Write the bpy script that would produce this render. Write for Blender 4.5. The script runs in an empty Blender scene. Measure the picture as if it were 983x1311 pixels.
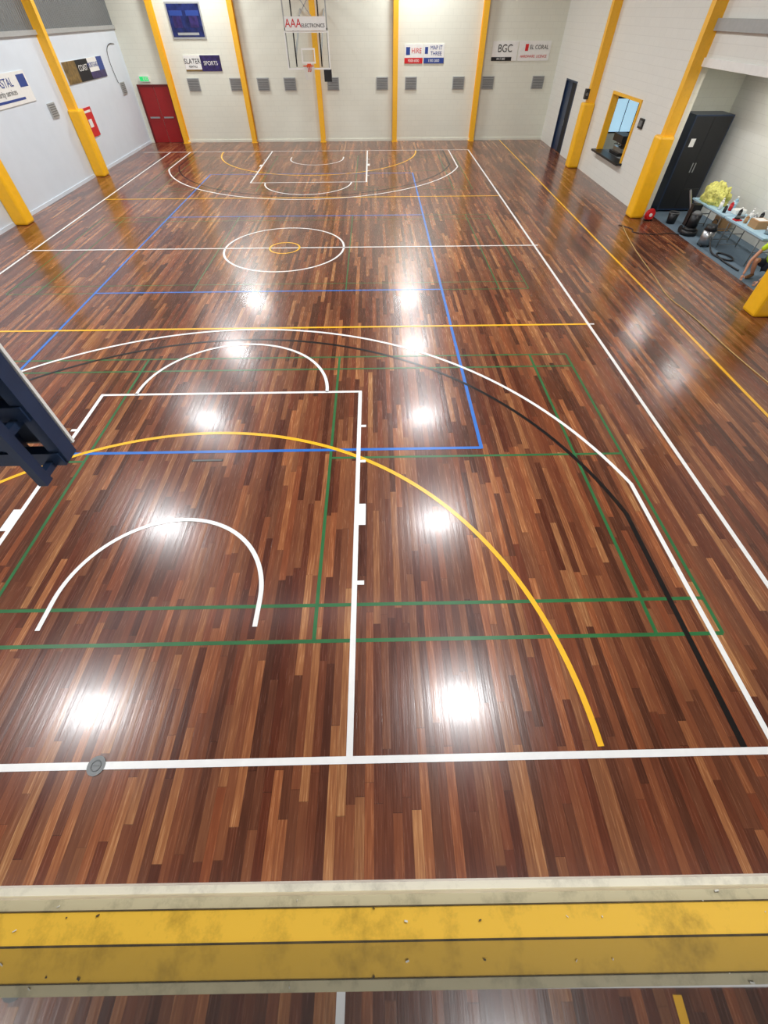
import bpy, bmesh, math, random
from mathutils import Vector, Matrix
random.seed(4)
S=bpy.context.scene
S.view_settings.view_transform='Standard'
S.view_settings.look='None'
COL=S.collection
def lin(c):
    return tuple(((x/255)/12.92 if x/255<=0.04045 else ((x/255+0.055)/1.055)**2.4) for x in c)+(1,)
# ---------------------------------------------------------------- materials
def mat(name,rgb,rough=0.5,metal=0.0,noise=0.06,nscale=8.0,spec=0.5,bump=0.0,emis=None,es=0,coat=0):
    m=bpy.data.materials.new(name);m.use_nodes=True;nt=m.node_tree;b=nt.nodes['Principled BSDF']
    c=lin(rgb)
    tc=nt.nodes.new('ShaderNodeTexCoord');n=nt.nodes.new('ShaderNodeTexNoise');n.inputs['Scale'].default_value=nscale;n.inputs['Detail'].default_value=4
    nt.links.new(tc.outputs['Object'],n.inputs['Vector'])
    mr=nt.nodes.new('ShaderNodeMapRange');mr.inputs['From Min'].default_value=0.3;mr.inputs['From Max'].default_value=0.7
    mr.inputs['To Min'].default_value=1-noise;mr.inputs['To Max'].default_value=1+noise
    nt.links.new(n.outputs['Fac'],mr.inputs['Value'])
    mx=nt.nodes.new('ShaderNodeVectorMath');mx.operation='SCALE';mx.inputs[0].default_value=c[:3]
    nt.links.new(mr.outputs[0],mx.inputs['Scale']);nt.links.new(mx.outputs[0],b.inputs['Base Color'])
    b.inputs['Roughness'].default_value=rough;b.inputs['Metallic'].default_value=metal
    b.inputs['Specular IOR Level'].default_value=spec;b.inputs['Coat Weight'].default_value=coat;b.inputs['Coat Roughness'].default_value=.15
    if bump:
        bp=nt.nodes.new('ShaderNodeBump');bp.inputs['Strength'].default_value=bump;bp.inputs['Distance'].default_value=0.01
        nt.links.new(n.outputs['Fac'],bp.inputs['Height']);nt.links.new(bp.outputs[0],b.inputs['Normal'])
    if emis:
        b.inputs['Emission Color'].default_value=lin(emis);b.inputs['Emission Strength'].default_value=es
    return m
def wood_floor():
    m=bpy.data.materials.new('timber_boards');m.use_nodes=True;nt=m.node_tree;N=nt.nodes;L=nt.links;b=N['Principled BSDF']
    tc=N.new('ShaderNodeTexCoord');sp=N.new('ShaderNodeSeparateXYZ');L.new(tc.outputs['Object'],sp.inputs[0])
    def M(op,a,bb=None,c=None):
        n=N.new('ShaderNodeMath');n.operation=op
        for i,v in enumerate([a,bb,c]):
            if v is None: continue
            if isinstance(v,(int,float)): n.inputs[i].default_value=v
            else: L.new(v,n.inputs[i])
        return n.outputs[0]
    xs=M('DIVIDE',sp.outputs['X'],0.086)
    ix=M('FLOOR',xs);fx=M('FRACT',xs)
    w=N.new('ShaderNodeTexWhiteNoise');w.noise_dimensions='1D';L.new(ix,w.inputs['W'])
    wl=N.new('ShaderNodeTexWhiteNoise');wl.noise_dimensions='1D';L.new(M('ADD',ix,91.7),wl.inputs['W'])
    ys=M('ADD',M('DIVIDE',sp.outputs['Y'],M('ADD',M('MULTIPLY',wl.outputs['Value'],1.5),1.0)),M('MULTIPLY',w.outputs['Value'],17.0))
    iy=M('FLOOR',ys);fy=M('FRACT',ys)
    cb=N.new('ShaderNodeCombineXYZ');L.new(ix,cb.inputs[0]);L.new(iy,cb.inputs[1])
    w2=N.new('ShaderNodeTexWhiteNoise');w2.noise_dimensions='2D';L.new(cb.outputs[0],w2.inputs['Vector'])
    mp=N.new('ShaderNodeMapping');mp.inputs['Scale'].default_value=(60,3.2,1);L.new(tc.outputs['Object'],mp.inputs['Vector'])
    g=N.new('ShaderNodeTexNoise');g.inputs['Scale'].default_value=1;g.inputs['Detail'].default_value=6;g.noise_dimensions='4D'
    L.new(mp.outputs[0],g.inputs['Vector']);L.new(M('MULTIPLY',w2.outputs['Value'],40.0),g.inputs['W'])
    big=N.new('ShaderNodeTexNoise');big.inputs['Scale'].default_value=0.5;L.new(tc.outputs['Object'],big.inputs['Vector'])
    v=M('ADD',M('MULTIPLY',w2.outputs['Value'],0.72),M('MULTIPLY',M('SUBTRACT',g.outputs['Fac'],0.5),0.65))
    v=M('ADD',v,M('MULTIPLY',M('SUBTRACT',big.outputs['Fac'],0.5),0.45))
    v=M('ADD',v,0.14)
    r=N.new('ShaderNodeValToRGB');L.new(v,r.inputs[0]);e=r.color_ramp.elements
    pts=[(0.0,(64,33,22)),(0.25,(90,50,33)),(0.5,(114,67,44)),(0.7,(132,82,52)),(0.85,(156,104,65)),(1.0,(188,138,90))]
    e[0].position=0;e[0].color=lin(pts[0][1]);e[1].position=1;e[1].color=lin(pts[-1][1])
    for p,c in pts[1:-1]:
        q=e.new(p);q.color=lin(c)
    w3=N.new('ShaderNodeTexWhiteNoise');w3.noise_dimensions='3D'
    cb2=N.new('ShaderNodeCombineXYZ');L.new(ix,cb2.inputs[0]);L.new(iy,cb2.inputs[1]);cb2.inputs[2].default_value=7.3;L.new(cb2.outputs[0],w3.inputs['Vector'])
    mx=N.new('ShaderNodeMix');mx.data_type='RGBA';mx.blend_type='MULTIPLY';L.new(M('MULTIPLY',M('POWER',w3.outputs['Value'],1.4),0.85),mx.inputs[0]);L.new(r.outputs[0],mx.inputs[6]);mx.inputs[7].default_value=(1.0,0.70,0.62,1)
    sx=M('LESS_THAN',M('MINIMUM',fx,M('SUBTRACT',1.0,fx)),0.015)
    sy=M('LESS_THAN',fy,0.003)
    seam=M('MAXIMUM',sx,sy)
    mx2=N.new('ShaderNodeMix');mx2.data_type='RGBA';L.new(M('MULTIPLY',seam,0.45),mx2.inputs[0]);L.new(mx.outputs[2],mx2.inputs[6]);mx2.inputs[7].default_value=lin((30,15,10))
    L.new(mx2.outputs[2],b.inputs['Base Color'])
    b.inputs['Specular IOR Level'].default_value=0.5
    ro=M('ADD',M('MULTIPLY',g.outputs['Fac'],0.14),0.19)
    L.new(ro,b.inputs['Roughness'])
    b.inputs['Coat Weight'].default_value=0.2;b.inputs['Coat Roughness'].default_value=0.12
    h=M('ADD',M('MULTIPLY',g.outputs['Fac'],0.8),M('MULTIPLY',M('ABSOLUTE',M('SUBTRACT',fx,0.5)),-0.6))
    bp=N.new('ShaderNodeBump');bp.inputs['Strength'].default_value=0.4;bp.inputs['Distance'].default_value=0.002;L.new(h,bp.inputs['Height'])
    L.new(bp.outputs[0],b.inputs['Normal']);L.new(bp.outputs[0],b.inputs['Coat Normal'])
    return m
def block_wall(name,rgb,scale=1.0,horiz='X'):
    m=bpy.data.materials.new(name);m.use_nodes=True;nt=m.node_tree;N=nt.nodes;L=nt.links;b=N['Principled BSDF']
    tc=N.new('ShaderNodeTexCoord');sp=N.new('ShaderNodeSeparateXYZ');cb=N.new('ShaderNodeCombineXYZ')
    L.new(tc.outputs['Object'],sp.inputs[0]);L.new(sp.outputs[horiz],cb.inputs[0]);L.new(sp.outputs['Z'],cb.inputs[1])
    br=N.new('ShaderNodeTexBrick');br.inputs['Scale'].default_value=1;br.inputs['Brick Width'].default_value=0.4;br.inputs['Row Height'].default_value=0.2
    br.inputs['Mortar Size'].default_value=0.008;br.inputs['Mortar Smooth'].default_value=0.3
    c=lin(rgb);br.inputs['Color1'].default_value=c;br.inputs['Color2'].default_value=tuple(x*0.98 for x in c[:3])+(1,);br.inputs['Mortar'].default_value=tuple(x*0.92 for x in c[:3])+(1,)
    L.new(cb.outputs[0],br.inputs['Vector']);L.new(br.outputs['Color'],b.inputs['Base Color'])
    bp=N.new('ShaderNodeBump');bp.inputs['Strength'].default_value=0.25;bp.inputs['Distance'].default_value=0.004;bp.invert=True
    L.new(br.outputs['Fac'],bp.inputs['Height']);L.new(bp.outputs[0],b.inputs['Normal']);b.inputs['Roughness'].default_value=0.55
    return m
def corrugated(name,rgb,axis='Y'):
    m=mat(name,rgb,0.45,0.3);nt=m.node_tree;N=nt.nodes;L=nt.links
    tc=N.new('ShaderNodeTexCoord');wv=N.new('ShaderNodeTexWave');wv.bands_direction=axis;wv.inputs['Scale'].default_value=2.2
    L.new(tc.outputs['Object'],wv.inputs['Vector']);bp=N.new('ShaderNodeBump');bp.inputs['Strength'].default_value=0.8;bp.inputs['Distance'].default_value=0.03
    L.new(wv.outputs['Fac'],bp.inputs['Height']);L.new(bp.outputs[0],N['Principled BSDF'].inputs['Normal'])
    return m
def painted_yellow(name,rgb,dirt=0.5,sc=14):
    m=bpy.data.materials.new(name);m.use_nodes=True;nt=m.node_tree;N=nt.nodes;L=nt.links;b=N['Principled BSDF']
    tc=N.new('ShaderNodeTexCoord');n=N.new('ShaderNodeTexNoise');n.inputs['Scale'].default_value=sc;n.inputs['Detail'].default_value=8;n.inputs['Roughness'].default_value=0.7
    L.new(tc.outputs['Object'],n.inputs['Vector']);r=N.new('ShaderNodeValToRGB');L.new(n.outputs['Fac'],r.inputs[0])
    e=r.color_ramp.elements;e[0].position=0.28;e[0].color=tuple(x*(1-dirt) for x in lin(rgb)[:3])+(1,);e[1].position=0.5;e[1].color=lin(rgb)
    L.new(r.outputs[0],b.inputs['Base Color']);b.inputs['Roughness'].default_value=0.4
    return m
M_floor=wood_floor()
M_far=block_wall('painted_block_cream',(227,228,213),horiz='X')
M_side=block_wall('painted_block_white',(226,226,218),horiz='Y')
M_panel=mat('white_wall_panel',(214,223,231),0.5,noise=0.02,nscale=2)
M_clad=corrugated('grey_cladding',(120,124,126))
M_ceil=corrugated('foil_ceiling',(135,134,130),'X')
M_yel=painted_yellow('yellow_steel',(246,186,44),0.12)
M_sill=painted_yellow('yellow_sill_paint',(232,184,62),0.4,30)
M_pad=mat('yellow_pad_vinyl',(252,190,28),0.35,noise=0.04)
M_white=mat('white_paint',(235,235,230),0.4,noise=0.03)
M_lw=mat('line_white',(244,243,240),0.32,noise=0.03,coat=.2)
M_ly=mat('line_yellow',(250,188,36),0.32,noise=0.05,coat=.2)
M_lb=mat('line_blue',(40,112,200),0.32,noise=0.06,coat=.2)
M_lg=mat('line_green',(42,106,58),0.32,noise=0.15,nscale=3,coat=.2)
M_lk=mat('line_black',(14,12,14),0.3,noise=0.1,coat=.2)
M_black=mat('black_plastic',(22,23,26),0.4)
M_dark=mat('dark_interior',(20,22,26),0.7)
M_grime=mat('grime_seal',(74,60,34),0.8,noise=.5,nscale=60)
M_navy=mat('navy_steel',(36,54,82),0.35,0.1,noise=.12)
M_ply=mat('board_backing',(44,52,66),0.6)
M_grey=mat('grey_vent',(165,167,165),0.5)
M_plate=mat('dull_metal_plate',(128,130,130),0.5,0.2)
M_dgrey=mat('vent_slot_grey',(110,112,112),0.5)
M_red=mat('red_door_paint',(150,18,22),0.4)
M_redd=mat('dark_red',(100,12,16),0.4)
M_brred=mat('bright_red',(205,28,34),0.4)
M_steel=mat('brushed_steel',(170,172,174),0.3,0.9)
M_carpet=mat('blue_grey_carpet',(98,116,130),0.9,noise=.15,nscale=60,bump=.3)
M_cream=painted_yellow('cream_ledge_paint',(200,188,152),0.45,30)
M_ledw=painted_yellow('ledge_grey_white',(222,218,204),0.35,30)
M_tblue=mat('pale_blue_tabletop',(170,205,222),0.4)
M_lgreen=mat('exit_green',(30,160,80),0.4,emis=(40,220,120),es=.7)
M_skin=mat('skin',(196,142,112),0.5,noise=.05)
M_hiv=mat('hi_vis_yellow',(196,226,40),0.7)
M_short=mat('navy_shorts',(30,36,52),0.8)
M_boot=mat('tan_boots',(120,84,52),0.7)
M_hair=mat('brown_hair',(60,42,30),0.8,noise=.3,nscale=60)
M_net=mat('net_white',(225,225,225),0.8)
M_orange=mat('hoop_orange',(215,80,30),0.4)
M_purple=mat('print_purple',(48,38,92),0.3,noise=.6,nscale=6)
M_dblue=mat('print_dark_blue',(28,40,92),0.25,noise=.5,nscale=5)
M_gold=mat('print_gold',(120,96,50),0.4,noise=.6,nscale=5)
M_bluep=mat('print_blue',(38,66,140),0.4)
M_clothy=mat('yellow_green_cloth',(206,203,112),0.9,noise=.3,nscale=18,bump=.8)
M_tan=mat('tan_cord',(200,170,110),0.6)
M_card=mat('cardboard',(176,138,96),0.8)
M_sky=mat('skylight_sheet',(235,240,245),0.5,emis=(235,242,255),es=2.6)
def glassmat(name,alpha_tint=(1,1,1),rough=0.0):
    m=bpy.data.materials.new(name);m.use_nodes=True;b=m.node_tree.nodes['Principled BSDF']
    b.inputs['Base Color'].default_value=alpha_tint+(1,);b.inputs['Transmission Weight'].default_value=1;b.inputs['Roughness'].default_value=rough;b.inputs['IOR'].default_value=1.1
    return m
M_glass=glassmat('clear_board',(0.95,0.97,0.97))
M_wglass=bpy.data.materials.new('tinted_window_glass');M_wglass.use_nodes=True
_b=M_wglass.node_tree.nodes['Principled BSDF'];_b.inputs['Base Color'].default_value=(0.03,0.035,0.035,1);_b.inputs['IOR'].default_value=3.4
_t=M_wglass.node_tree;_n=_t.nodes.new('ShaderNodeTexNoise');_n.inputs['Scale'].default_value=5;_mr=_t.nodes.new('ShaderNodeMapRange');_mr.inputs['To Min'].default_value=0.005;_mr.inputs['To Max'].default_value=0.03
_t.links.new(_n.outputs['Fac'],_mr.inputs['Value']);_t.links.new(_mr.outputs[0],_b.inputs['Roughness'])

# ---------------------------------------------------------------- mesh builder
class MB:
    def __init__(s): s.bm=bmesh.new();s.m=[]
    def mi(s,m):
        if m not in s.m: s.m.append(m)
        return s.m.index(m)
    def box(s,a,b,m):
        i=s.mi(m);x0,y0,z0=a;x1,y1,z1=b
        vs=[s.bm.verts.new(p) for p in [(x0,y0,z0),(x1,y0,z0),(x1,y1,z0),(x0,y1,z0),(x0,y0,z1),(x1,y0,z1),(x1,y1,z1),(x0,y1,z1)]]
        for f in [(0,3,2,1),(4,5,6,7),(0,1,5,4),(1,2,6,5),(2,3,7,6),(3,0,4,7)]:
            s.bm.faces.new([vs[k] for k in f]).material_index=i
        return s
    def beam(s,p,q,w,h,m):
        p=Vector(p);q=Vector(q);d=(q-p);l=d.length;rot=d.to_track_quat('Z','Y').to_matrix()
        i=s.mi(m);vs=[]
        for z in (0,l):
            for x,y in ((-w/2,-h/2),(w/2,-h/2),(w/2,h/2),(-w/2,h/2)): vs.append(s.bm.verts.new(p+rot@Vector((x,y,z))))
        for f in [(0,3,2,1),(4,5,6,7),(0,1,5,4),(1,2,6,5),(2,3,7,6),(3,0,4,7)]:
            s.bm.faces.new([vs[k] for k in f]).material_index=i
        return s
    def cyl(s,p,q,r,m,n=16,r2=None,cap=True):
        p=Vector(p);q=Vector(q);d=q-p;rot=d.to_track_quat('Z','Y').to_matrix();i=s.mi(m)
        r2=r if r2 is None else r2
        A=[];B=[]
        for k in range(n):
            t=2*math.pi*k/n;c=Vector((math.cos(t),math.sin(t),0))
            A.append(s.bm.verts.new(p+rot@(c*r)));B.append(s.bm.verts.new(q+rot@(c*r2)))
        for k in range(n):
            f=s.bm.faces.new([A[k],A[(k+1)%n],B[(k+1)%n],B[k]]);f.material_index=i;f.smooth=True
        if cap:
            s.bm.faces.new(A[::-1]).material_index=i;s.bm.faces.new(B).material_index=i
        return s
    def torus(s,c,R,r,m,axis='Z',n=32,k=8,a0=0,a1=2*math.pi):
        c=Vector(c);i=s.mi(m);rows=[];full=abs(a1-a0-2*math.pi)<1e-4
        cnt=n if full else n+1
        for j in range(cnt):
            t=a0+(a1-a0)*j/n;row=[]
            for l in range(k):
                u=2*math.pi*l/k;rr=R+r*math.cos(u);v=(rr*math.cos(t),rr*math.sin(t),r*math.sin(u))
                if axis=='Y': v=(v[0],v[2],v[1])
                if axis=='X': v=(v[2],v[0],v[1])
                row.append(s.bm.verts.new(c+Vector(v)))
            rows.append(row)
        for j in range(n):
            a=rows[j];b=rows[(j+1)%cnt]
            for l in range(k):
                f=s.bm.faces.new([a[l],b[l],b[(l+1)%k],a[(l+1)%k]]);f.material_index=i;f.smooth=True
        return s
    def sph(s,c,r,m,sc=(1,1,1),n=16):
        i=s.mi(m);g=bmesh.ops.create_uvsphere(s.bm,u_segments=n,v_segments=max(6,n//2),radius=r)
        for v in g['verts']:
            v.co=Vector((v.co.x*sc[0],v.co.y*sc[1],v.co.z*sc[2]))+Vector(c)
            for f in v.link_faces: f.material_index=i;f.smooth=True
        return s
    def strip(s,pts,w,m,z):
        i=s.mi(m);prev=None;n=len(pts)
        for k in range(n):
            p=Vector(pts[k]+(0,));a=Vector(pts[max(0,k-1)]+(0,));b=Vector(pts[min(n-1,k+1)]+(0,))
            t=(b-a).normalized();nn=Vector((-t.y,t.x,0))*w/2
            l=s.bm.verts.new((p.x+nn.x,p.y+nn.y,z));r=s.bm.verts.new((p.x-nn.x,p.y-nn.y,z))
            if prev: s.bm.faces.new([prev[1],r,l,prev[0]]).material_index=i
            prev=(l,r)
        return s
    def seg(s,x0,y0,x1,y1,w,m,z): return s.strip([(x0,y0),(x1,y1)],w,m,z)
    def arc(s,cx,cy,R,a0,a1,w,m,z,n=96):
        return s.strip([(cx+R*math.cos(math.radians(a0+(a1-a0)*k/n)),cy+R*math.sin(math.radians(a0+(a1-a0)*k/n))) for k in range(n+1)],w,m,z)
    def done(s,name,parent=None,bevel=0,recalc=True):
        if recalc: bmesh.ops.recalc_face_normals(s.bm,faces=s.bm.faces[:])
        me=bpy.data.meshes.new(name);s.bm.to_mesh(me);s.bm.free()
        for m in s.m: me.materials.append(m)
        o=bpy.data.objects.new(name,me);COL.objects.link(o)
        if bevel:
            b=o.modifiers.new('bevel','BEVEL');b.width=bevel;b.segments=2;b.limit_method='ANGLE'
        if parent: o.parent=parent
        return o
def empty(name,loc=(0,0,0)):
    e=bpy.data.objects.new(name,None);e.location=loc;e.empty_display_size=0.2;COL.objects.link(e);return e
def text(body,loc,size,m,rot,parent,name='lettering',align='CENTER',ext=0.002,sx=1.0):
    cu=bpy.data.curves.new(name,'FONT');cu.body=body;cu.size=size;cu.align_x=align;cu.align_y='CENTER';cu.extrude=ext;cu.materials.append(m)
    o=bpy.data.objects.new(name,cu);o.location=loc;o.rotation_euler=rot;o.scale=(sx,1,1);COL.objects.link(o);o.parent=parent;return o
def curve(name,pts,r,m,parent=None,cyc=False):
    cu=bpy.data.curves.new(name,'CURVE');cu.dimensions='3D';cu.bevel_depth=r;cu.bevel_resolution=2
    sp=cu.splines.new('NURBS');sp.points.add(len(pts)-1)
    for i,p in enumerate(pts): sp.points[i].co=(*p,1)
    sp.order_u=3;sp.use_endpoint_u=True;sp.use_cyclic_u=cyc;cu.materials.append(m)
    o=bpy.data.objects.new(name,cu);COL.objects.link(o)
    if parent:o.parent=parent
    return o
FR=(math.pi/2,0,0)
LR=(math.pi/2,0,math.pi/2)
# ---------------------------------------------------------------- dims
L=27.08;HC=13.54;W=7.62;XL=-9.42;XR=12.0;YF=29.53;H=8.2;YN=-1.0;YA0=9.0;YA1=17.5;XA=14.25
MB().box((XL-.2,YN-.2,-.1),(12.45,YF+.2,0),M_floor).done('floor')
MB().box((12.45,YA0,-.1),(XA+.2,YA1+.2,0.004),M_carpet).done('floor_carpet')
MB().box((XL-.2,YF,0),(XR+.2,YF+.2,H),M_far).done('wall_far')
w=MB().box((XL-.2,YN,0),(XL,YF,4.1),M_panel).box((XL-.2,YN,4.1),(XL,YF,H),M_clad)
w.box((XL,YN,4.05),(XL+.07,YF,4.17),M_grey)
w.done('wall_left')
w=MB()
for a,b,z0,z1 in [(27.45,YF,0,H),(25.85,27.45,2.5,H),(21.55,25.85,0,H),(18.95,21.55,0,.9),(18.95,21.55,2.6,H),(16.3,18.95,0,H),(YA0,16.3,3.6,H),(YN,YA0,0,H)]:
    w.box((XR,a,z0),(XR+.18,b,z1),M_side)
w.done('wall_right')
MB().box((XR-.04,YA0,3.55),(XR+.0,16.3,3.72),M_white).box((XR-.1,YA0,4.2),(XR,16.15,4.42),M_grey).done('trim_1',bevel=.005)
MB().box((XA,YA0,0),(XA+.18,YA1,3.6),M_side).done('wall_alcove_side')
MB().box((XR+.18,YA1,0),(XA+.18,YA1+.15,3.6),M_far).done('wall_alcove_end')
MB().box((XR+.18,YA0-.15,0),(XA+.18,YA0,3.6),M_far).done('wall_alcove_near')
MB().box((XR+.18,YA0-.15,3.6),(XA+.18,YA1+.15,3.7),M_white).done('ceiling_alcove')
MB().box((XR+.18,16.3,0),(XR+.3,YA1,3.6),M_far).done('wall_alcove_return')
MB().box((XL-.2,YN-.2,H),(XR+.2,YF+.2,H+.1),M_ceil).done('ceiling')
MB().box((XL-.2,YN-.2,0),(XR+.2,YN,3.6),M_panel).done('wall_near')
MB().box((XL,YN,0),(XL+.03,YF,.1),M_panel).done('baseboard_left')
MB().box((XL,YF-.03,0),(-9.2,YF,.1),M_far).box((-7.58,YF-.03,0),(XR,YF,.1),M_far).done('baseboard_far')
# ---------------------------------------------------------------- court markings
mk=empty('court_line_markings')
z1,z2,z3,z4,z5=.0012,.0020,.0028,.0036,.0044
g=MB()
for yc in (4.24,HC,22.85):
    ww=.045 if yc<6 else .03
    for yy in (-3.05,-2.6,2.6,3.05): g.seg(-6.72,yc+yy,6.72,yc+yy,ww,M_lg,z1)
    for xx in (-6.72,-5.95,-1.98,1.98,5.95,6.72): g.seg(xx,yc-3.05,xx,yc+3.05,ww,M_lg,z1+.0001)
    for sgn in (-1,1): g.seg(sgn*1.98,yc,sgn*6.72,yc,ww,M_lg,z1+.0002)
g.done('green_badminton_lines',mk)
g=MB()
for xx in (-4.46,4.46): g.seg(xx,4.41,xx,22.5,.06,M_lb,z2)
for yy in (4.43,10.5,16.6,22.47): g.seg(-4.46,yy,4.46,yy,.06,M_lb,z2+.0001)
g.done('blue_volleyball_lines',mk)
def both(fn):
    fn(lambda y:y,1);fn(lambda y:L-y,-1)
g=MB()
def bl(f,s):
    R=6.45;c=1.6;xs=6.3;ye=c+math.sqrt(R*R-xs*xs)
    pts=[(xs,f(.03)),(xs,f(ye*.5))];a=math.degrees(math.acos(xs/R))
    for k in range(81):
        t=math.radians(a+(180-2*a)*k/80);pts.append((R*math.cos(t),f(c+R*math.sin(t))))
    pts+=[(-xs,f(ye*.5)),(-xs,f(.03))]
    g.strip(pts,.065,M_lk,z3)
both(bl);g.done('black_three_point_lines',mk)
g=MB()
def ye(f,s):
    g.arc(0,f(0),4.9,.8*s,179.2*s,.065,M_ly,z4)
both(ye)
for yy in (8.56,18.83): g.seg(-W,yy,W-.03,yy,.065,M_ly,z4+.0001)
g.arc(0,HC,.45,0,360,.055,M_ly,z5+.0003,48)
g.seg(9.68,YN+.05,9.7,YF-.05,.065,M_ly,z4)
g.done('yellow_netball_lines',mk)
g=MB()
g.seg(-W-.03,0,W+.03,0,.065,M_lw,z5);g.seg(-9.0,L,W,L,.06,M_lw,z5)
for sx in (-W,W): g.seg(sx,0,sx,L,.065,M_lw,z5+.0001)
g.seg(-W-.15,HC,W+.12,HC,.06,M_lw,z5+.0002)
g.seg(W,8.56,W+.14,8.56,.055,M_lw,z5+.0002)
g.arc(0,HC,1.8,0,360,.06,M_lw,z5+.0002)
def wl(f,s):
    Q=6.05
    for sx in (-1,1):
        g.seg(sx*2.43,f(0),sx*2.43,f(Q),.065,M_lw,z5+.0003)
        for a,b,wd in ((1.91,1.97,.1),(2.86,3.25,.11),(4.12,4.18,.1),(5.0,5.06,.1)):
            x0=sx*2.45;x1=sx*(2.45+wd);g.strip([(x0,f((a+b)/2)),(x1,f((a+b)/2))],b-a,M_lw,z5+.0004)
    g.seg(-2.46,f(Q),2.46,f(Q),.06,M_lw,z5+.0004)
    g.arc(0,f(Q),1.8,0,180*s,.06,M_lw,z5+.0004)
    pts=[(1.27,f(1.38))]+[(1.27*math.cos(math.pi*k/60),f(1.74+1.27*math.sin(math.pi*k/60))) for k in range(61)]+[(-1.27,f(1.38))]
    g.strip(pts,.058,M_lw,z5+.0004)
    R=6.88;c=1.62;xs=6.6;ye_=c+math.sqrt(R*R-xs*xs)
    pts=[(xs,f(.0)),(xs,f(ye_*.5))];a=math.degrees(math.acos(xs/R))
    for k in range(81):
        t=math.radians(a+(180-2*a)*k/80);pts.append((R*math.cos(t),f(c+R*math.sin(t))))
    pts+=[(-xs,f(ye_*.5)),(-xs,f(.0))]
    g.strip(pts,.062,M_lw,z5+.0001)
both(wl)
g.done('white_basketball_lines',mk)
for yy in (0,L):
    MB().cyl((0,yy,0),(0,yy,.008),.085,M_plate,32).torus((0,yy,.009),.045,.005,M_dgrey,n=24,k=6).box((-.03,yy-.004,.008),(.03,yy+.004,.010),M_dgrey).done('netball_post_floor_plate')
MB().box((-.25,4.2,0),(.25,4.25,.004),M_black).box((-.23,4.21,.004),(.23,4.24,.005),M_dgrey).done('floor_socket_cover')
# ---------------------------------------------------------------- columns
def wall_col(x,y,side):
    b=MB()
    x0=x;d=side
    b.box((min(x0,x0+d*.32),y-.1,0),(max(x0,x0+d*.32),y-.085,H),M_yel)
    def bx(xa,xb,ya,yb,za,zb,m): b.box((min(xa,xb),ya,za),(max(xa,xb),yb,zb),m)
    bx(x0,x0+d*.02,y-.11,y+.11,0,H,M_yel);bx(x0+d*.3,x0+d*.325,y-.11,y+.11,0,H,M_yel)
    b.beam((x0+d*.2,y,H-1.2),(x0+d*1.6,y,H-.15),.2,.3,M_yel)
    o=b.done('steel_column')
    p=MB();p.box((min(x0,x0+d*.46),y-.24,0.0),(max(x0,x0+d*.46),y+.24,2.1),M_pad)
    p.done('column_pad',o,bevel=.06)
    return o
for y in (3.3,9.7,16.1,22.5): wall_col(XL,y,1)
for y in (2.6,9.0,16.2,23.3): wall_col(XR,y,-1)
def far_col(x):
    b=MB();b.box((x-.12,YF-.3,0),(x+.12,YF-.285,H),M_yel).box((x-.12,YF-.015,0),(x+.12,YF,H),M_yel).box((x-.012,YF-.29,0),(x+.012,YF,H),M_yel)
    b.box((x-.16,YF-.32,0),(x+.16,YF,.02),M_yel)
    return b.done('steel_column')
for x in (-7.42,-3.72,0.02,3.9,8.1): far_col(x)
for y in (3.3,9.7,16.1,22.5): MB().box((XL,y-.1,H-.35),(XR,y+.1,H),M_yel).done('roof_rafter')
MB().box((-7,5.15,H-.02),(7,5.85,H),M_sky).done('skylight_panel')
# ---------------------------------------------------------------- light fixtures
LY=(2.45,8.87,15.2,21.6,27.8)
for y in LY:
    for x in (-5.3,4.9):
        b=MB().box((x-.65,y-.5,7.72),(x+.65,y+.5,7.8),M_white).box((x-.2,y-.12,7.8),(x+.2,y+.12,7.9),M_grey).cyl((x,y,7.9),(x,y,H),.02,M_grey,8)
        o=b.done('high_bay_light')
        ld=bpy.data.lights.new('high_bay_lamp','AREA');ld.shape='RECTANGLE';ld.size=1.2;ld.size_y=.9;ld.energy=335;ld.color=(.975,.99,1)
        lo=bpy.data.objects.new('lamp',ld);lo.location=(x,y,7.70);COL.objects.link(lo);lo.parent=o
for y in (11.9,15.0):
    b=MB().box((12.95,y-.6,3.5),(13.15,y+.6,3.58),M_white);o=b.done('fluorescent_batten')
    ld=bpy.data.lights.new('batten_lamp','AREA');ld.shape='RECTANGLE';ld.size=.15;ld.size_y=1.15;ld.energy=34;ld.color=(1,.98,.94)
    lo=bpy.data.objects.new('lamp',ld);lo.location=(13.05,y,3.49);COL.objects.link(lo);lo.parent=o
# ---------------------------------------------------------------- far wall stuff
def vent(x,z,wv=.6,hv=.46):
    b=MB();y=YF-.001
    b.box((x-wv/2,y-.04,z-hv/2),(x+wv/2,y,z+hv/2),M_grey)
    for k in range(7):
        zz=z-hv/2+.05+k*(hv-.1)/6;b.box((x-wv/2+.04,y-.055,zz-.012),(x+wv/2-.04,y-.03,zz+.012),M_dgrey)
    return b.done('wall_vent')
for x in (-6.3,-4.17,-2.79,-1.44,.75,3.25,4.71,7.13,8.64,11.2): vent(x,2.2)
b=MB();yd=YF-.001
b.box((-9.2,yd-.06,0),(-9.12,yd,2.22),M_redd).box((-7.66,yd-.06,0),(-7.58,yd,2.22),M_redd).box((-9.12,yd-.06,2.14),(-7.66,yd,2.22),M_redd)
b.box((-9.12,yd-.04,0.01),(-8.4,yd,2.14),M_red).box((-8.38,yd-.04,0.01),(-7.66,yd,2.14),M_red)
b.box((-9.0,yd-.1,.98),(-8.5,yd-.07,1.04),M_steel).box((-8.28,yd-.1,.98),(-7.78,yd-.07,1.04),M_steel)
for x in (-8.98,-8.52,-8.26,-7.8): b.box((x-.015,yd-.08,.985),(x+.015,yd-.03,1.035),M_steel)
b.done('door_1')
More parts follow.
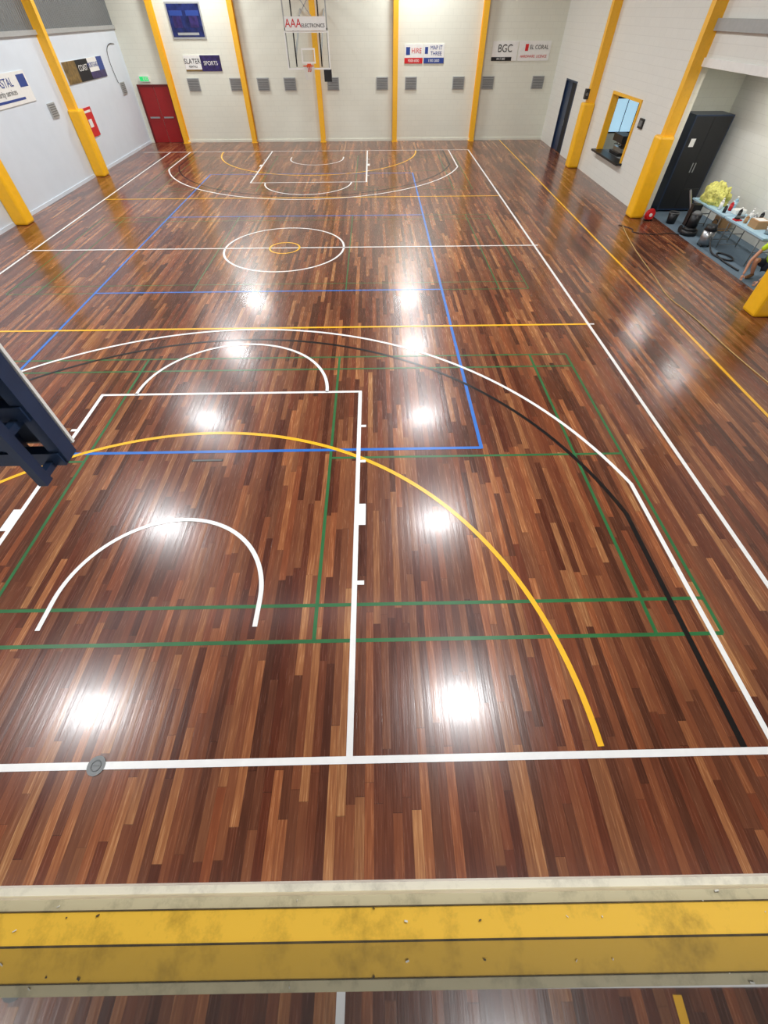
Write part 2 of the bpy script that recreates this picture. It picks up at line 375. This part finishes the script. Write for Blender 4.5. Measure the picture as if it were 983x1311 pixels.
b=MB().box((-8.95,YF-.1,2.32),(-8.45,YF-.0,2.52),M_white).box((-8.92,YF-.105,2.34),(-8.48,YF-.1,2.5),M_lgreen);o=b.done('exit_sign')
text('EXIT',(-8.6,YF-.107,2.42),.15,M_white,FR,o)
def sign(name,x0,x1,z0,z1,parts,texts,y=YF-.001):
    b=MB();b.box((x0,y-.025,z0),(x1,y,z1),M_white)
    for a,c,d,e,m in parts:
        b.box((x0+a*(x1-x0),y-.029,z0+d*(z1-z0)),(x0+c*(x1-x0),y-.0255,z0+e*(z1-z0)),m)
    o=b.done(name)
    for body,fx,fz,sz,m,sx in texts: text(body,(x0+fx*(x1-x0),y-.031,z0+fz*(z1-z0)),sz,m,FR,o,sx=sx)
    return o
b=MB();y=YF-.001;x0,x1,za,zb=-6.75,-5.15,3.72,4.85
b.box((x0,y-.03,za),(x1,y,zb),M_grey).box((x0+.06,y-.034,za+.06),(x1-.06,y-.0305,zb-.06),M_dblue)
for k in range(2):
    xx=x0+.42+.76*k;b.box((xx-.2,y-.037,za+.35),(xx+.2,y-.0345,zb-.25),M_purple);b.box((xx-.3,y-.039,zb-.42),(xx+.3,y-.0375,zb-.26),M_bluep)
b.box((x0+.3,y-.037,za+.12),(x1-.3,y-.0345,za+.2),M_grey);b.done('framed_team_picture')
sign('sponsor_sign',-6.5,-4.72,2.66,3.2,[(.45,1,0,1,M_purple),(.0,.45,0,.12,M_gold)],[('SLATER',.22,.62,.24,M_black,1),('RENTALS',.22,.3,.1,M_black,1),('SPORTS',.72,.5,.2,M_white,1)])
sign('sponsor_sign',4.35,5.25,2.88,3.52,[(0,1,0,.3,M_brred),(.08,.3,.45,.85,M_bluep)],[('HIRE',.65,.65,.24,M_brred,1),('9300 6000',.5,.14,.13,M_white,1)])
sign('sponsor_sign',5.3,6.3,2.88,3.52,[(0,1,0,.3,M_bluep),(.05,.2,.5,.85,M_bluep)],[('MAP IT\nTHREE',.6,.66,.19,M_bluep,1),('1300 2000',.5,.14,.13,M_white,1)])
sign('sponsor_sign',8.65,9.9,2.95,3.6,[(.0,.8,0,.2,M_black)],[('BGC',.5,.62,.36,M_black,1),('0417 000',.38,.1,.11,M_white,1)])
sign('sponsor_sign',9.95,11.5,2.95,3.6,[(.2,.3,.5,.85,M_brred)],[('EL CORAL',.64,.68,.2,M_black,1),('HARDWARE  LICENCE',.5,.22,.13,M_brred,1)])
def signL(name,y0,y1,z0,z1,parts,texts):
    b=MB();x=XL+.001;b.box((x,y0,z0),(x+.025,y1,z1),M_white)
    for a,c,d,e,m in parts: b.box((x+.0255,y0+a*(y1-y0),z0+d*(z1-z0)),(x+.029,y0+c*(y1-y0),z0+e*(z1-z0)),m)
    o=b.done(name)
    for body,fy,fz,sz,m in texts: text(body,(x+.031,y0+fy*(y1-y0),z0+fz*(z1-z0)),sz,m,LR,o)
signL('sponsor_sign',23.3,27.0,2.7,3.32,[(0,.3,0,1,M_gold),(.3,.6,0,1,M_dark),(.6,1,0,.35,M_purple),(.85,1,.35,1,M_bluep)],[('COAST',.45,.6,.25,M_white),('MORTGAGE',.72,.66,.2,M_bluep)])
signL('sponsor_sign',17.6,20.5,2.55,3.3,[(.8,.97,.5,.9,M_bluep),(.1,.8,.12,.2,M_bluep)],[('COASTAL',.45,.7,.3,M_bluep),('security services',.45,.4,.2,M_dgrey)])
for y in (21.3,28.3):
    b=MB();x=XL;b.box((x,y-.25,2.0),(x+.04,y+.25,2.4),M_grey)
    for k in range(6): b.box((x+.03,y-.21,2.04+k*.06),(x+.05,y+.21,2.065+k*.06),M_dgrey)
    b.done('wall_vent')
b=MB();b.box((XL,23.0,1.1),(XL+.03,24.2,2.0),M_brred).box((XL+.031,23.1,1.85),(XL+.034,24.1,1.92),M_white).box((XL+.031,23.6,1.4),(XL+.034,23.9,1.65),M_white)
b.done('fire_hose_sign')
curve('wall_cable',[(XL+.03,28.9,3.6),(XL+.03,28.2,3.7),(XL+.03,27.6,3.2),(XL+.03,27.9,2.4)],.012,M_black)
# ---------------------------------------------------------------- goals
def hoop_unit(name,y,s,glass=True,loc=(0,0,0)):
    e=empty(name,loc);yb=y
    b=MB();b.box((-.9,yb-.01,2.95),(.9,yb+.01,4.0),M_glass if glass else M_white)
    if not glass: b.box((-.88,yb-.02,2.97),(.88,yb-.0105,3.98),M_ply)
    b.done('backboard',e)
    b=MB()
    if glass:
        yf0,yf1=yb-.03,yb+.03
        for (a,c,d,f) in ((-.93,-.88,2.92,4.03),(.88,.93,2.92,4.03)): b.box((a,yf0,d),(c,yf1,f),M_white)
        for (d,f) in ((2.92,2.97),(3.98,4.03)): b.box((-.88,yf0,d),(.88,yf1,f),M_white)
    yy=yb+s*.014
    for (a,c,d,f) in ((-.295,-.245,3.1,3.55),(.245,.295,3.1,3.55),(-.245,.245,3.1,3.15),(-.245,.245,3.5,3.55)): b.box((a,min(yy,yy+s*.003),d),(c,max(yy,yy+s*.003),f),M_white if glass else M_black)
    b.done('board_frame',e)
    b=MB();yc=yb+s*.38
    b.torus((0,yc,3.05),.23,.01,M_orange).box((-.1,min(yb,yb+s*.16),2.98),(.1,max(yb,yb+s*.16),3.07),M_orange)
    b.box((-.08,min(yb+s*.02,yb+s*.04),2.85),(.08,max(yb+s*.02,yb+s*.04),3.1),M_orange);b.done('rim',e)
    b=MB();n=12
    for k in range(n):
        for dr in (-1,1):
            prev=None
            for lv in range(5):
                a=2*math.pi*(k+dr*.5*lv)/n;r=.225-.025*lv;p=(r*math.cos(a),yc+r*math.sin(a),3.04-.1*lv)
                if prev: b.cyl(prev,p,.004,M_net,4,cap=False)
                prev=p
    b.done('net',e)
    return e
e=hoop_unit('basketball_goal',25.95,-1)
b=MB();yb=25.95
for x in (-.88,.88): b.beam((x,yb+.05,2.95),(x,yb+.05,5.6),.05,.05,M_grey)
for z in (4.08,4.9,5.6): b.beam((-.9,yb+.05,z),(.9,yb+.05,z),.05,.05,M_grey)
for x in (-.55,.55):
    b.beam((x,yb+.08,5.4),(x,YF,5.6),.08,.08,M_grey);b.beam((x,yb+.08,3.3),(x,YF,4.6),.06,.06,M_grey);b.beam((x,yb+.08,3.0),(x,yb+.08,5.4),.05,.05,M_black)
b.beam((-.55,yb+.08,4.1),(.55,yb+.08,5.3),.03,.03,M_grey);b.beam((.55,yb+.08,4.1),(-.55,yb+.08,5.3),.03,.03,M_grey)
b.box((.62,yb-.05,2.55),(.95,yb+.2,2.92),M_black)
b.done('support_frame',e)
b=MB().box((-.85,yb-.07,4.04),(.85,yb-.04,4.42),M_white).done('banner',e)
text('AAA',(-.5,yb-.075,4.23),.34,M_brred,FR,e);text('ELECTRONICS',(.32,yb-.075,4.17),.15,M_dark,FR,e)
e=hoop_unit('basketball_goal',1.27,1,glass=False,loc=(.03,0,0))
b=MB();y0=1.2
for x in (-.86,-.6,-.35,.35,.6,.86): b.beam((x,y0,2.9),(x,y0,4.0),.07,.1,M_navy)
for z in (2.93,3.25,3.6,3.95): b.beam((-.88,y0-.03,z),(.88,y0-.03,z),.07,.09,M_navy)
for x in (-.8,.8):
    b.beam((x,y0-.18,2.86),(x,y0-.18,3.95),.05,.06,M_navy)
    for z in (2.9,3.2,3.5,3.8): b.beam((x,y0,z),(x,y0-.18,z),.04,.04,M_navy)
b.beam((-.82,y0-.18,3.15),(.82,y0-.18,3.15),.05,.05,M_navy)
for x in (-.4,.4):
    b.beam((x,y0-.05,3.1),(x,YN,3.3),.08,.08,M_navy);b.beam((x,y0-.05,3.9),(x,YN,3.5),.08,.08,M_navy)
b.beam((-.4,.2,3.2),(.4,.2,3.2),.06,.06,M_navy)
b.done('steel_frame',e)
# ---------------------------------------------------------------- right wall door & servery
b=MB()
for y in (25.85,27.39): b.box((XR-.02,y,0),(XR+.18,y+.06,2.44),M_navy)
b.box((XR-.02,25.85,2.44),(XR+.18,27.45,2.5),M_navy)
b.box((XR+.06,25.91,.005),(XR+.11,26.65,2.44),M_dark).box((XR+.06,26.66,.005),(XR+.11,27.39,2.44),M_navy)
b.box((XR+.04,26.6,.95),(XR+.06,26.64,1.15),M_steel)
b.done('door_2')
b=MB()
for y in (18.951,21.469): b.box((XR-.05,y,.92),(XR+.2,y+.08,2.52),M_yel)
b.box((XR-.05,18.951,2.52),(XR+.2,21.549,2.599),M_yel).box((XR-.22,18.9,.86),(XR+.2,21.6,.92),M_black)
b.done('window_1')
w=MB();w.box((14.6,17.8,0),(14.7,23,2.9),M_side);w.done('wall_servery_back')
MB().box((XR+.18,22.9,0),(14.7,23,2.9),M_far).done('wall_servery_side')
MB().box((XR+.18,YA1+.15,0),(14.7,YA1+.25,2.9),M_far).done('wall_servery_end')
MB().box((XR+.18,YA1+.15,2.9),(14.7,23,3.0),M_white).done('ceiling_servery')
MB().box((12.45,YA1+.2,-.1),(14.7,23,0),M_carpet).done('floor_servery')
M_day=mat('daylight_pane',(150,200,225),.3,emis=(170,205,225),es=.9)
MB().box((12.75,22.86,1.2),(13.75,22.9,2.3),M_dark).box((12.8,22.84,1.25),(13.23,22.86,2.25),M_day).box((13.27,22.84,1.25),(13.7,22.86,2.25),M_day).done('window_2')
ld=bpy.data.lights.new('servery_lamp','AREA');ld.size=.6;ld.energy=18
lo=bpy.data.objects.new('servery_lamp',ld);lo.location=(13.4,20,2.85);COL.objects.link(lo)
MB().box((12.25,18.95,.0),(12.8,21.55,.9),M_dgrey).done('servery_counter')
b=MB();cx,cy=12.48,20.6
b.box((cx-.2,cy-.45,.903),(cx+.25,cy+.4,1.0),M_black).box((cx-.1,cy-.42,1.0),(cx+.22,cy+.36,1.12),M_steel).box((cx-.2,cy-.45,1.28),(cx+.25,cy+.4,1.5),M_black).box((cx+.1,cy-.42,1.12),(cx+.24,cy+.36,1.28),M_black)
for k in (-.2,.15): b.cyl((cx-.08,cy+k,1.18),(cx-.08,cy+k,1.3),.03,M_steel).cyl((cx-.2,cy+k,1.2),(cx-.05,cy+k,1.22),.012,M_black,8)
b.done('coffee_machine',bevel=.01)
b=MB();b.box((XR-.05,18.3,1.95),(XR,18.62,2.2),M_black).box((XR-.055,18.35,2.0),(XR-.05,18.57,2.15),M_dgrey);b.done('wall_control_panel')
b=MB();b.box((XR-.47,23.2,2.2),(XR-.33,23.4,2.5),M_black).cyl((XR-.42,23.19,2.35),(XR-.42,23.17,2.35),.05,M_dgrey);b.done('wall_speaker')
# ---------------------------------------------------------------- alcove contents
b=MB();x0,x1,ya,yb2=12.75,13.95,16.65,17.4
b.box((x0,ya,.06),(x0+.03,yb2,2.47),M_navy).box((x1-.03,ya,.06),(x1,yb2,2.47),M_navy).box((x0,ya,2.47),(x1,yb2,2.5),M_navy).box((x0+.03,ya,.06),(x1-.03,yb2-.02,.1),M_navy).box((x0+.03,yb2-.02,.06),(x1-.03,yb2,2.47),M_navy)
b.box((x0+.03,ya-.003,.1),((x0+x1)/2-.004,ya+.02,2.47),M_black).box(((x0+x1)/2+.004,ya-.003,.1),(x1-.03,ya+.02,2.47),M_black)
b.box(((x0+x1)/2-.06,ya-.02,1.1),((x0+x1)/2-.03,ya,1.35),M_steel).box(((x0+x1)/2+.03,ya-.02,1.1),((x0+x1)/2+.06,ya,1.35),M_steel)
b.box((x0+.15,ya-.007,1.75),(x0+.3,ya,1.95),M_white)
for xx in (x0+.05,x1-.1):
    for yy in (ya+.05,yb2-.1): b.box((xx,yy,.004),(xx+.05,yy+.05,.06),M_black)
b.done('storage_cabinet')
b=MB();b.box((12.33,16.6,1.0),(12.37,17.3,2.0),M_card).box((12.38,16.7,1.3),(12.385,17.0,1.7),M_white).box((12.38,17.02,1.5),(12.385,17.2,1.8),M_brred);b.done('notice_board')
def table(y0,y1,x0=12.98,x1=13.72):
    b=MB();b.box((x0,y0,.7),(x1,y1,.74),M_tblue)
    b.box((x0+.04,y0+.04,.66),(x1-.04,y1-.04,.7),M_grey)
    for y in (y0+.2,y1-.2):
        b.cyl((x0+.08,y,.7),(x0+.08,y,.01),.014,M_dgrey,10).cyl((x1-.08,y,.7),(x1-.08,y,.01),.014,M_dgrey,10).cyl((x0+.08,y,.08),(x1-.08,y,.08),.012,M_dgrey,8)
        b.cyl((x0+.08,y,.35),(x1-.08,y,.35),.012,M_dgrey,8)
    return b.done('folding_table')
table(13.45,15.3);table(11.55,13.4)
from mathutils import noise as mn
bm=bmesh.new();bmesh.ops.create_icosphere(bm,subdivisions=5,radius=.3)
for v in bm.verts:
    n=v.co.normalized();k=.92+.28*mn.noise(n*2.3)+.16*(1-abs(mn.noise(n*5.0+Vector((3,1,2))))*2)+.04*mn.noise(n*14)
    v.co=Vector((n.x*.28*k,n.y*.48*k,max(-.14,n.z*.34*k)+.14))+Vector((13.33,14.75,.742))
for f in bm.faces:f.smooth=True
me=bpy.data.meshes.new('c');bm.to_mesh(me);bm.free();me.materials.append(M_clothy);o=bpy.data.objects.new('cloth_bundle',me);COL.objects.link(o)
def bottle(x,y,z,r,h,m,mc=M_white):
    MB().cyl((x,y,z),(x,y,z+h*.65),r,m).cyl((x,y,z+h*.65),(x,y,z+h*.85),r,m,r2=r*.35).cyl((x,y,z+h*.85),(x,y,z+h),r*.38,mc).done('bottle')
for x,y,r,h,m in ((13.15,14.05,.05,.28,M_white),(13.4,13.95,.05,.24,M_brred),(13.58,14.1,.06,.3,M_tblue),(13.25,13.25,.045,.25,M_black),(13.5,13.1,.05,.26,M_white),(13.2,12.8,.05,.2,M_card),(13.62,12.85,.05,.28,M_black),(13.12,13.75,.045,.2,M_black),(13.45,12.85,.05,.22,M_steel)): bottle(x,y,.742,r,h,m)
MB().box((13.15,12.25,.742),(13.5,12.6,.92),M_card).box((13.2,12.3,.92),(13.45,12.55,.925),M_white).done('cardboard_box',bevel=.004)
MB().box((13.3,13.5,.742),(13.62,13.72,.86),M_white).done('paper_towel_pack',bevel=.02)
MB().box((13.05,13.0,.742),(13.15,13.1,.8),M_black).box((13.05,13.03,.78),(13.3,13.08,.84),M_dgrey).box((13.02,12.95,.742),(13.2,13.12,.77),M_brred).done('power_tool')
for x,y in ((13.3,11.9),(13.55,12.1)):
    MB().cyl((x,y,.742),(x,y,.9),.09,M_steel,r2=.1).torus((x,y,.9),.1,.008,M_steel,n=24,k=6).done('paint_tin')
MB().cyl((12.7,15.45,.006),(12.7,15.45,.3),.13,M_black,20,r2=.16).torus((12.7,15.45,.3),.16,.01,M_dgrey,n=24,k=6).done('bucket')
MB().box((13.82,14.6,.006),(14.18,15.0,.4),M_card).box((13.85,14.62,.4),(14.15,14.98,.405),M_dgrey).done('cardboard_box',bevel=.004)
# floor polishing machine
b=MB();X,Y=12.75,14.35
b.cyl((X,Y,.01),(X,Y,.14),.24,M_black,28).cyl((X,Y,.14),(X,Y,.22),.23,M_black,28,r2=.14).cyl((X,Y,.2),(X,Y,.55),.15,M_black,20).cyl((X,Y,.55),(X,Y,.62),.15,M_dgrey,20,r2=.09)
b.beam((X,Y+.05,.25),(X-.25,Y+.5,1.05),.04,.04,M_steel).beam((X-.42,Y+.5,1.05),(X-.0,Y+.5,1.05),.035,.035,M_black)
b.box((X-.14,Y+.12,.2),(X+.14,Y+.3,.75),M_black)
b.cyl((X-.2,Y+.2,.1),(X-.17,Y+.2,.1),.1,M_black,20).cyl((X+.17,Y+.2,.1),(X+.2,Y+.2,.1),.1,M_black,20)
b.done('floor_polisher')
b=MB();X,Y=12.72,13.35
b.cyl((X,Y,.06),(X,Y,.42),.17,M_steel,24).cyl((X,Y,.42),(X,Y,.55),.18,M_black,24,r2=.12).torus((X,Y,.6),.08,.012,M_black,axis='Y',n=20,k=6,a0=0,a1=math.pi)
for a in range(4): b.sph((X+.15*math.cos(a*1.57+.7),Y+.15*math.sin(a*1.57+.7),.04),.035,M_black,n=10)
b.done('shop_vacuum')
curve('vacuum_hose',[(12.7,13.15,.3),(12.65,12.9,.05),(12.6,12.4,.03),(12.9,12.0,.03),(13.1,12.4,.03),(12.8,12.8,.03),(12.6,12.2,.03),(12.7,11.4,.03)],.022,M_black)
curve('power_cord',[(10.9,15.3,.01),(11.3,14.9,.01),(11.0,14.6,.01),(11.6,14.3,.01),(12.3,14.5,.01),(12.45,14.3,.02)],.012,M_black)
curve('extension_cord',[(11.0,15.2,.01),(10.8,14.4,.01),(10.55,13.1,.01),(10.4,12.1,.01),(10.25,10.9,.01),(10.05,9.9,.01),(10.2,9.0,.01),(10.2,7.5,.01),(10.3,6.1,.01),(10.45,4.8,.01)],.009,M_tan)
b=MB();b.torus((12.05,15.72,.18),.15,.02,M_brred,axis='Y',n=28,k=8).cyl((12.05,15.66,.18),(12.05,15.78,.18),.13,M_brred,24).cyl((12.05,15.64,.18),(12.05,15.66,.18),.05,M_white,16).box((11.92,15.66,.01),(12.18,15.78,.04),M_black);b.done('cord_reel')
# ---------------------------------------------------------------- person crouching
def skin_obj(name,verts,edges,radii,m,parent,sub=2):
    me=bpy.data.meshes.new(name);me.from_pydata([Vector(v) for v in verts],edges,[]);o=bpy.data.objects.new(name,me);COL.objects.link(o);o.parent=parent
    sk=o.modifiers.new('skin','SKIN');sk.use_smooth_shade=True
    for i,r in enumerate(radii): me.skin_vertices[0].data[i].radius=(r,r) if not isinstance(r,tuple) else r
    me.skin_vertices[0].data[0].use_root=True
    s=o.modifiers.new('sub','SUBSURF');s.levels=sub;s.render_levels=sub
    me.materials.append(m);return o
P=empty('person')
PX,PY=13.08,10.95
def pt(fw,sd,z): return (PX-.86*fw-.5*sd,PY-.5*fw+.86*sd,z)
V=[pt(0,0,.36),pt(.06,0,.52),pt(.16,0,.68),pt(.26,0,.82),pt(.30,0,.9), pt(.26,.17,.82),pt(.26,-.17,.82)]
skin_obj('shirt_torso',V+[pt(.36,.26,.66),pt(.36,-.26,.66)],[(0,1),(1,2),(2,3),(3,4),(3,5),(3,6),(5,7),(6,8)],[.15,.15,.16,.14,.06,.08,.08,.062,.062],M_hiv,P)
skin_obj('shorts',[pt(0,0,.36),pt(.02,.1,.33),pt(.34,.2,.43),pt(.02,-.1,.33),pt(.34,-.2,.43)],[(0,1),(1,2),(0,3),(3,4)],[.15,.12,.085,.12,.085],M_short,P)
for sd in (1,-1):
    skin_obj('leg',[pt(.3,.19*sd,.42),pt(.44,.21*sd,.47),pt(.36,.2*sd,.3),pt(.24,.18*sd,.1)],[(0,1),(1,2),(2,3)],[.075,.065,.06,.042],M_skin,P)
    skin_obj('boot',[pt(.22,.18*sd,.13),pt(.22,.18*sd,.06),pt(.34,.19*sd,.055),pt(.46,.2*sd,.05)],[(0,1),(1,2),(2,3)],[.055,.05,.05,.04],M_boot,P)
    hx=pt(.66,.2*sd,.13) if sd==-1 else pt(.64,.22*sd,.15)
    el=pt(.5,.3*sd,.42)
    skin_obj('arm',[pt(.34,.25*sd,.68),el,hx],[(0,1),(1,2)],[.05,.042,.028],M_skin,P)
    H0=Vector(hx);dirn=(H0-Vector(el)).normalized();side=Vector((-.5,.86,0));
    pv=[H0,H0+dirn*.05,H0+dirn*.085]
    skin_obj('palm',pv,[(0,1),(1,2)],[(.026,.02),(.04,.018),(.038,.014)],M_skin,P)
    for k in range(4):
        a=H0+dirn*.08+side*(k-1.5)*.02;ln=(.062,.074,.07,.055)[k]
        skin_obj('finger',[a,a+dirn*ln*.5,a+dirn*ln*.6+Vector((-.86,-.5,0))*ln*.5],[(0,1),(1,2)],[.0095,.009,.0075],M_skin,P,1)
    a=H0+dirn*.02-side*.03*sd;skin_obj('thumb',[a,a-side*.03*sd+dirn*.025,a-side*.035*sd+dirn*.055],[(0,1),(1,2)],[.012,.011,.009],M_skin,P,1)
hc=Vector(pt(.42,0,1.06))
skin_obj('neck',[pt(.28,0,.88),pt(.38,0,1.0)],[(0,1)],[.06,.055],M_skin,P)
b=MB();b.sph(hc,.11,M_skin,(.86,.86,1.12),24)
f=Vector((-.86,-.5,-.25)).normalized();sdv=Vector((-.5,.86,0))
b.sph(hc+f*.1-Vector((0,0,.01)),.018,M_skin,(1,1,1.5),10)
for sd in (1,-1):
    b.sph(hc+sdv*.095*sd,.026,M_skin,(.6,.6,1.1),10);b.sph(hc+f*.088+sdv*.035*sd+Vector((0,0,.02)),.012,M_dark,n=8)
b.beam(hc+f*.092+sdv*.025-Vector((0,0,.05)),hc+f*.092-sdv*.025-Vector((0,0,.05)),.01,.008,M_redd)
b.done('head',P)
MB().sph(hc-f*.015+Vector((0,0,.028)),.115,M_hair,(.88,.88,1.0),24).done('hair',P)
# ---------------------------------------------------------------- viewing window ledge (near)
SX0,SX1=XL,XR;zs=4.09
def pivot(o,ang=-.007,px=2.77,py=-.70):
    c,s_=math.cos(ang),math.sin(ang)
    for v in o.data.vertices:
        x,y=v.co.x-px,v.co.y-py;v.co.x=px+c*x-s_*y;v.co.y=py+s_*x+c*y
    return o
sx0,sx1=SX0+.05,SX1-.05
pivot(MB().box((sx0,-.88,3.78),(sx1,-.700,zs),M_sill).box((sx0,-.7215,zs),(sx1,-.7208,zs+.001),M_grime).done('window_sill_beam',bevel=0))
pivot(MB().box((sx0,-.700,3.95),(sx1,-.6925,zs-.004),M_cream).box((sx0,-.7003,zs-.004),(sx1,-.6997,zs+.0006),M_grime).done('trim_2'))
pivot(MB().box((sx0,-.6925,4.0),(sx1,-.6865,zs-.05),M_ledw).done('trim_3'))
pivot(MB().box((sx0,-.735,zs),(sx1,-.7215,H),M_wglass).done('window_3'))
b=MB()
for k in range(18):
    x=2.25+random.random()*1.0;yv=random.choice((-.7015,-.710,-.6955));r=.0005+random.random()*.0009
    zz=zs+.0006 if yv<-.698 else zs-.0035
    b.beam((x,yv,zz),(x+random.uniform(-.004,.004),yv+random.uniform(-.001,.0015),zz+.0003),r,r*.6,M_ledw if k%3 else M_grime)
b.done('paint_flakes')
MB().box((SX0,YN-.2,3.6),(SX1,-.80,3.78),M_panel).done('mezzanine_floor_slab')
# camera
cam=bpy.data.cameras.new('camera');cam.sensor_fit='HORIZONTAL';cam.sensor_width=36;cam.lens=525.63/983*36;cam.clip_start=.01
co=bpy.data.objects.new('camera',cam);COL.objects.link(co)
yaw,pit,rol=.0153,.886,-.0051
fwd=Vector((math.sin(yaw)*math.cos(pit),math.cos(yaw)*math.cos(pit),-math.sin(pit)))
rt=Vector((math.cos(yaw),-math.sin(yaw),0));up=rt.cross(fwd)
r=rt*math.cos(rol)+up*math.sin(rol);u=-rt*math.sin(rol)+up*math.cos(rol)
m=Matrix((( r.x,u.x,-fwd.x,2.7666),(r.y,u.y,-fwd.y,-.6595),(r.z,u.z,-fwd.z,4.5932),(0,0,0,1)))
co.matrix_world=m
S.camera=co
wd=bpy.data.worlds.new('world');wd.use_nodes=True;wd.node_tree.nodes['Background'].inputs[0].default_value=(.8,.9,1,1);wd.node_tree.nodes['Background'].inputs[1].default_value=.3;S.world=wd
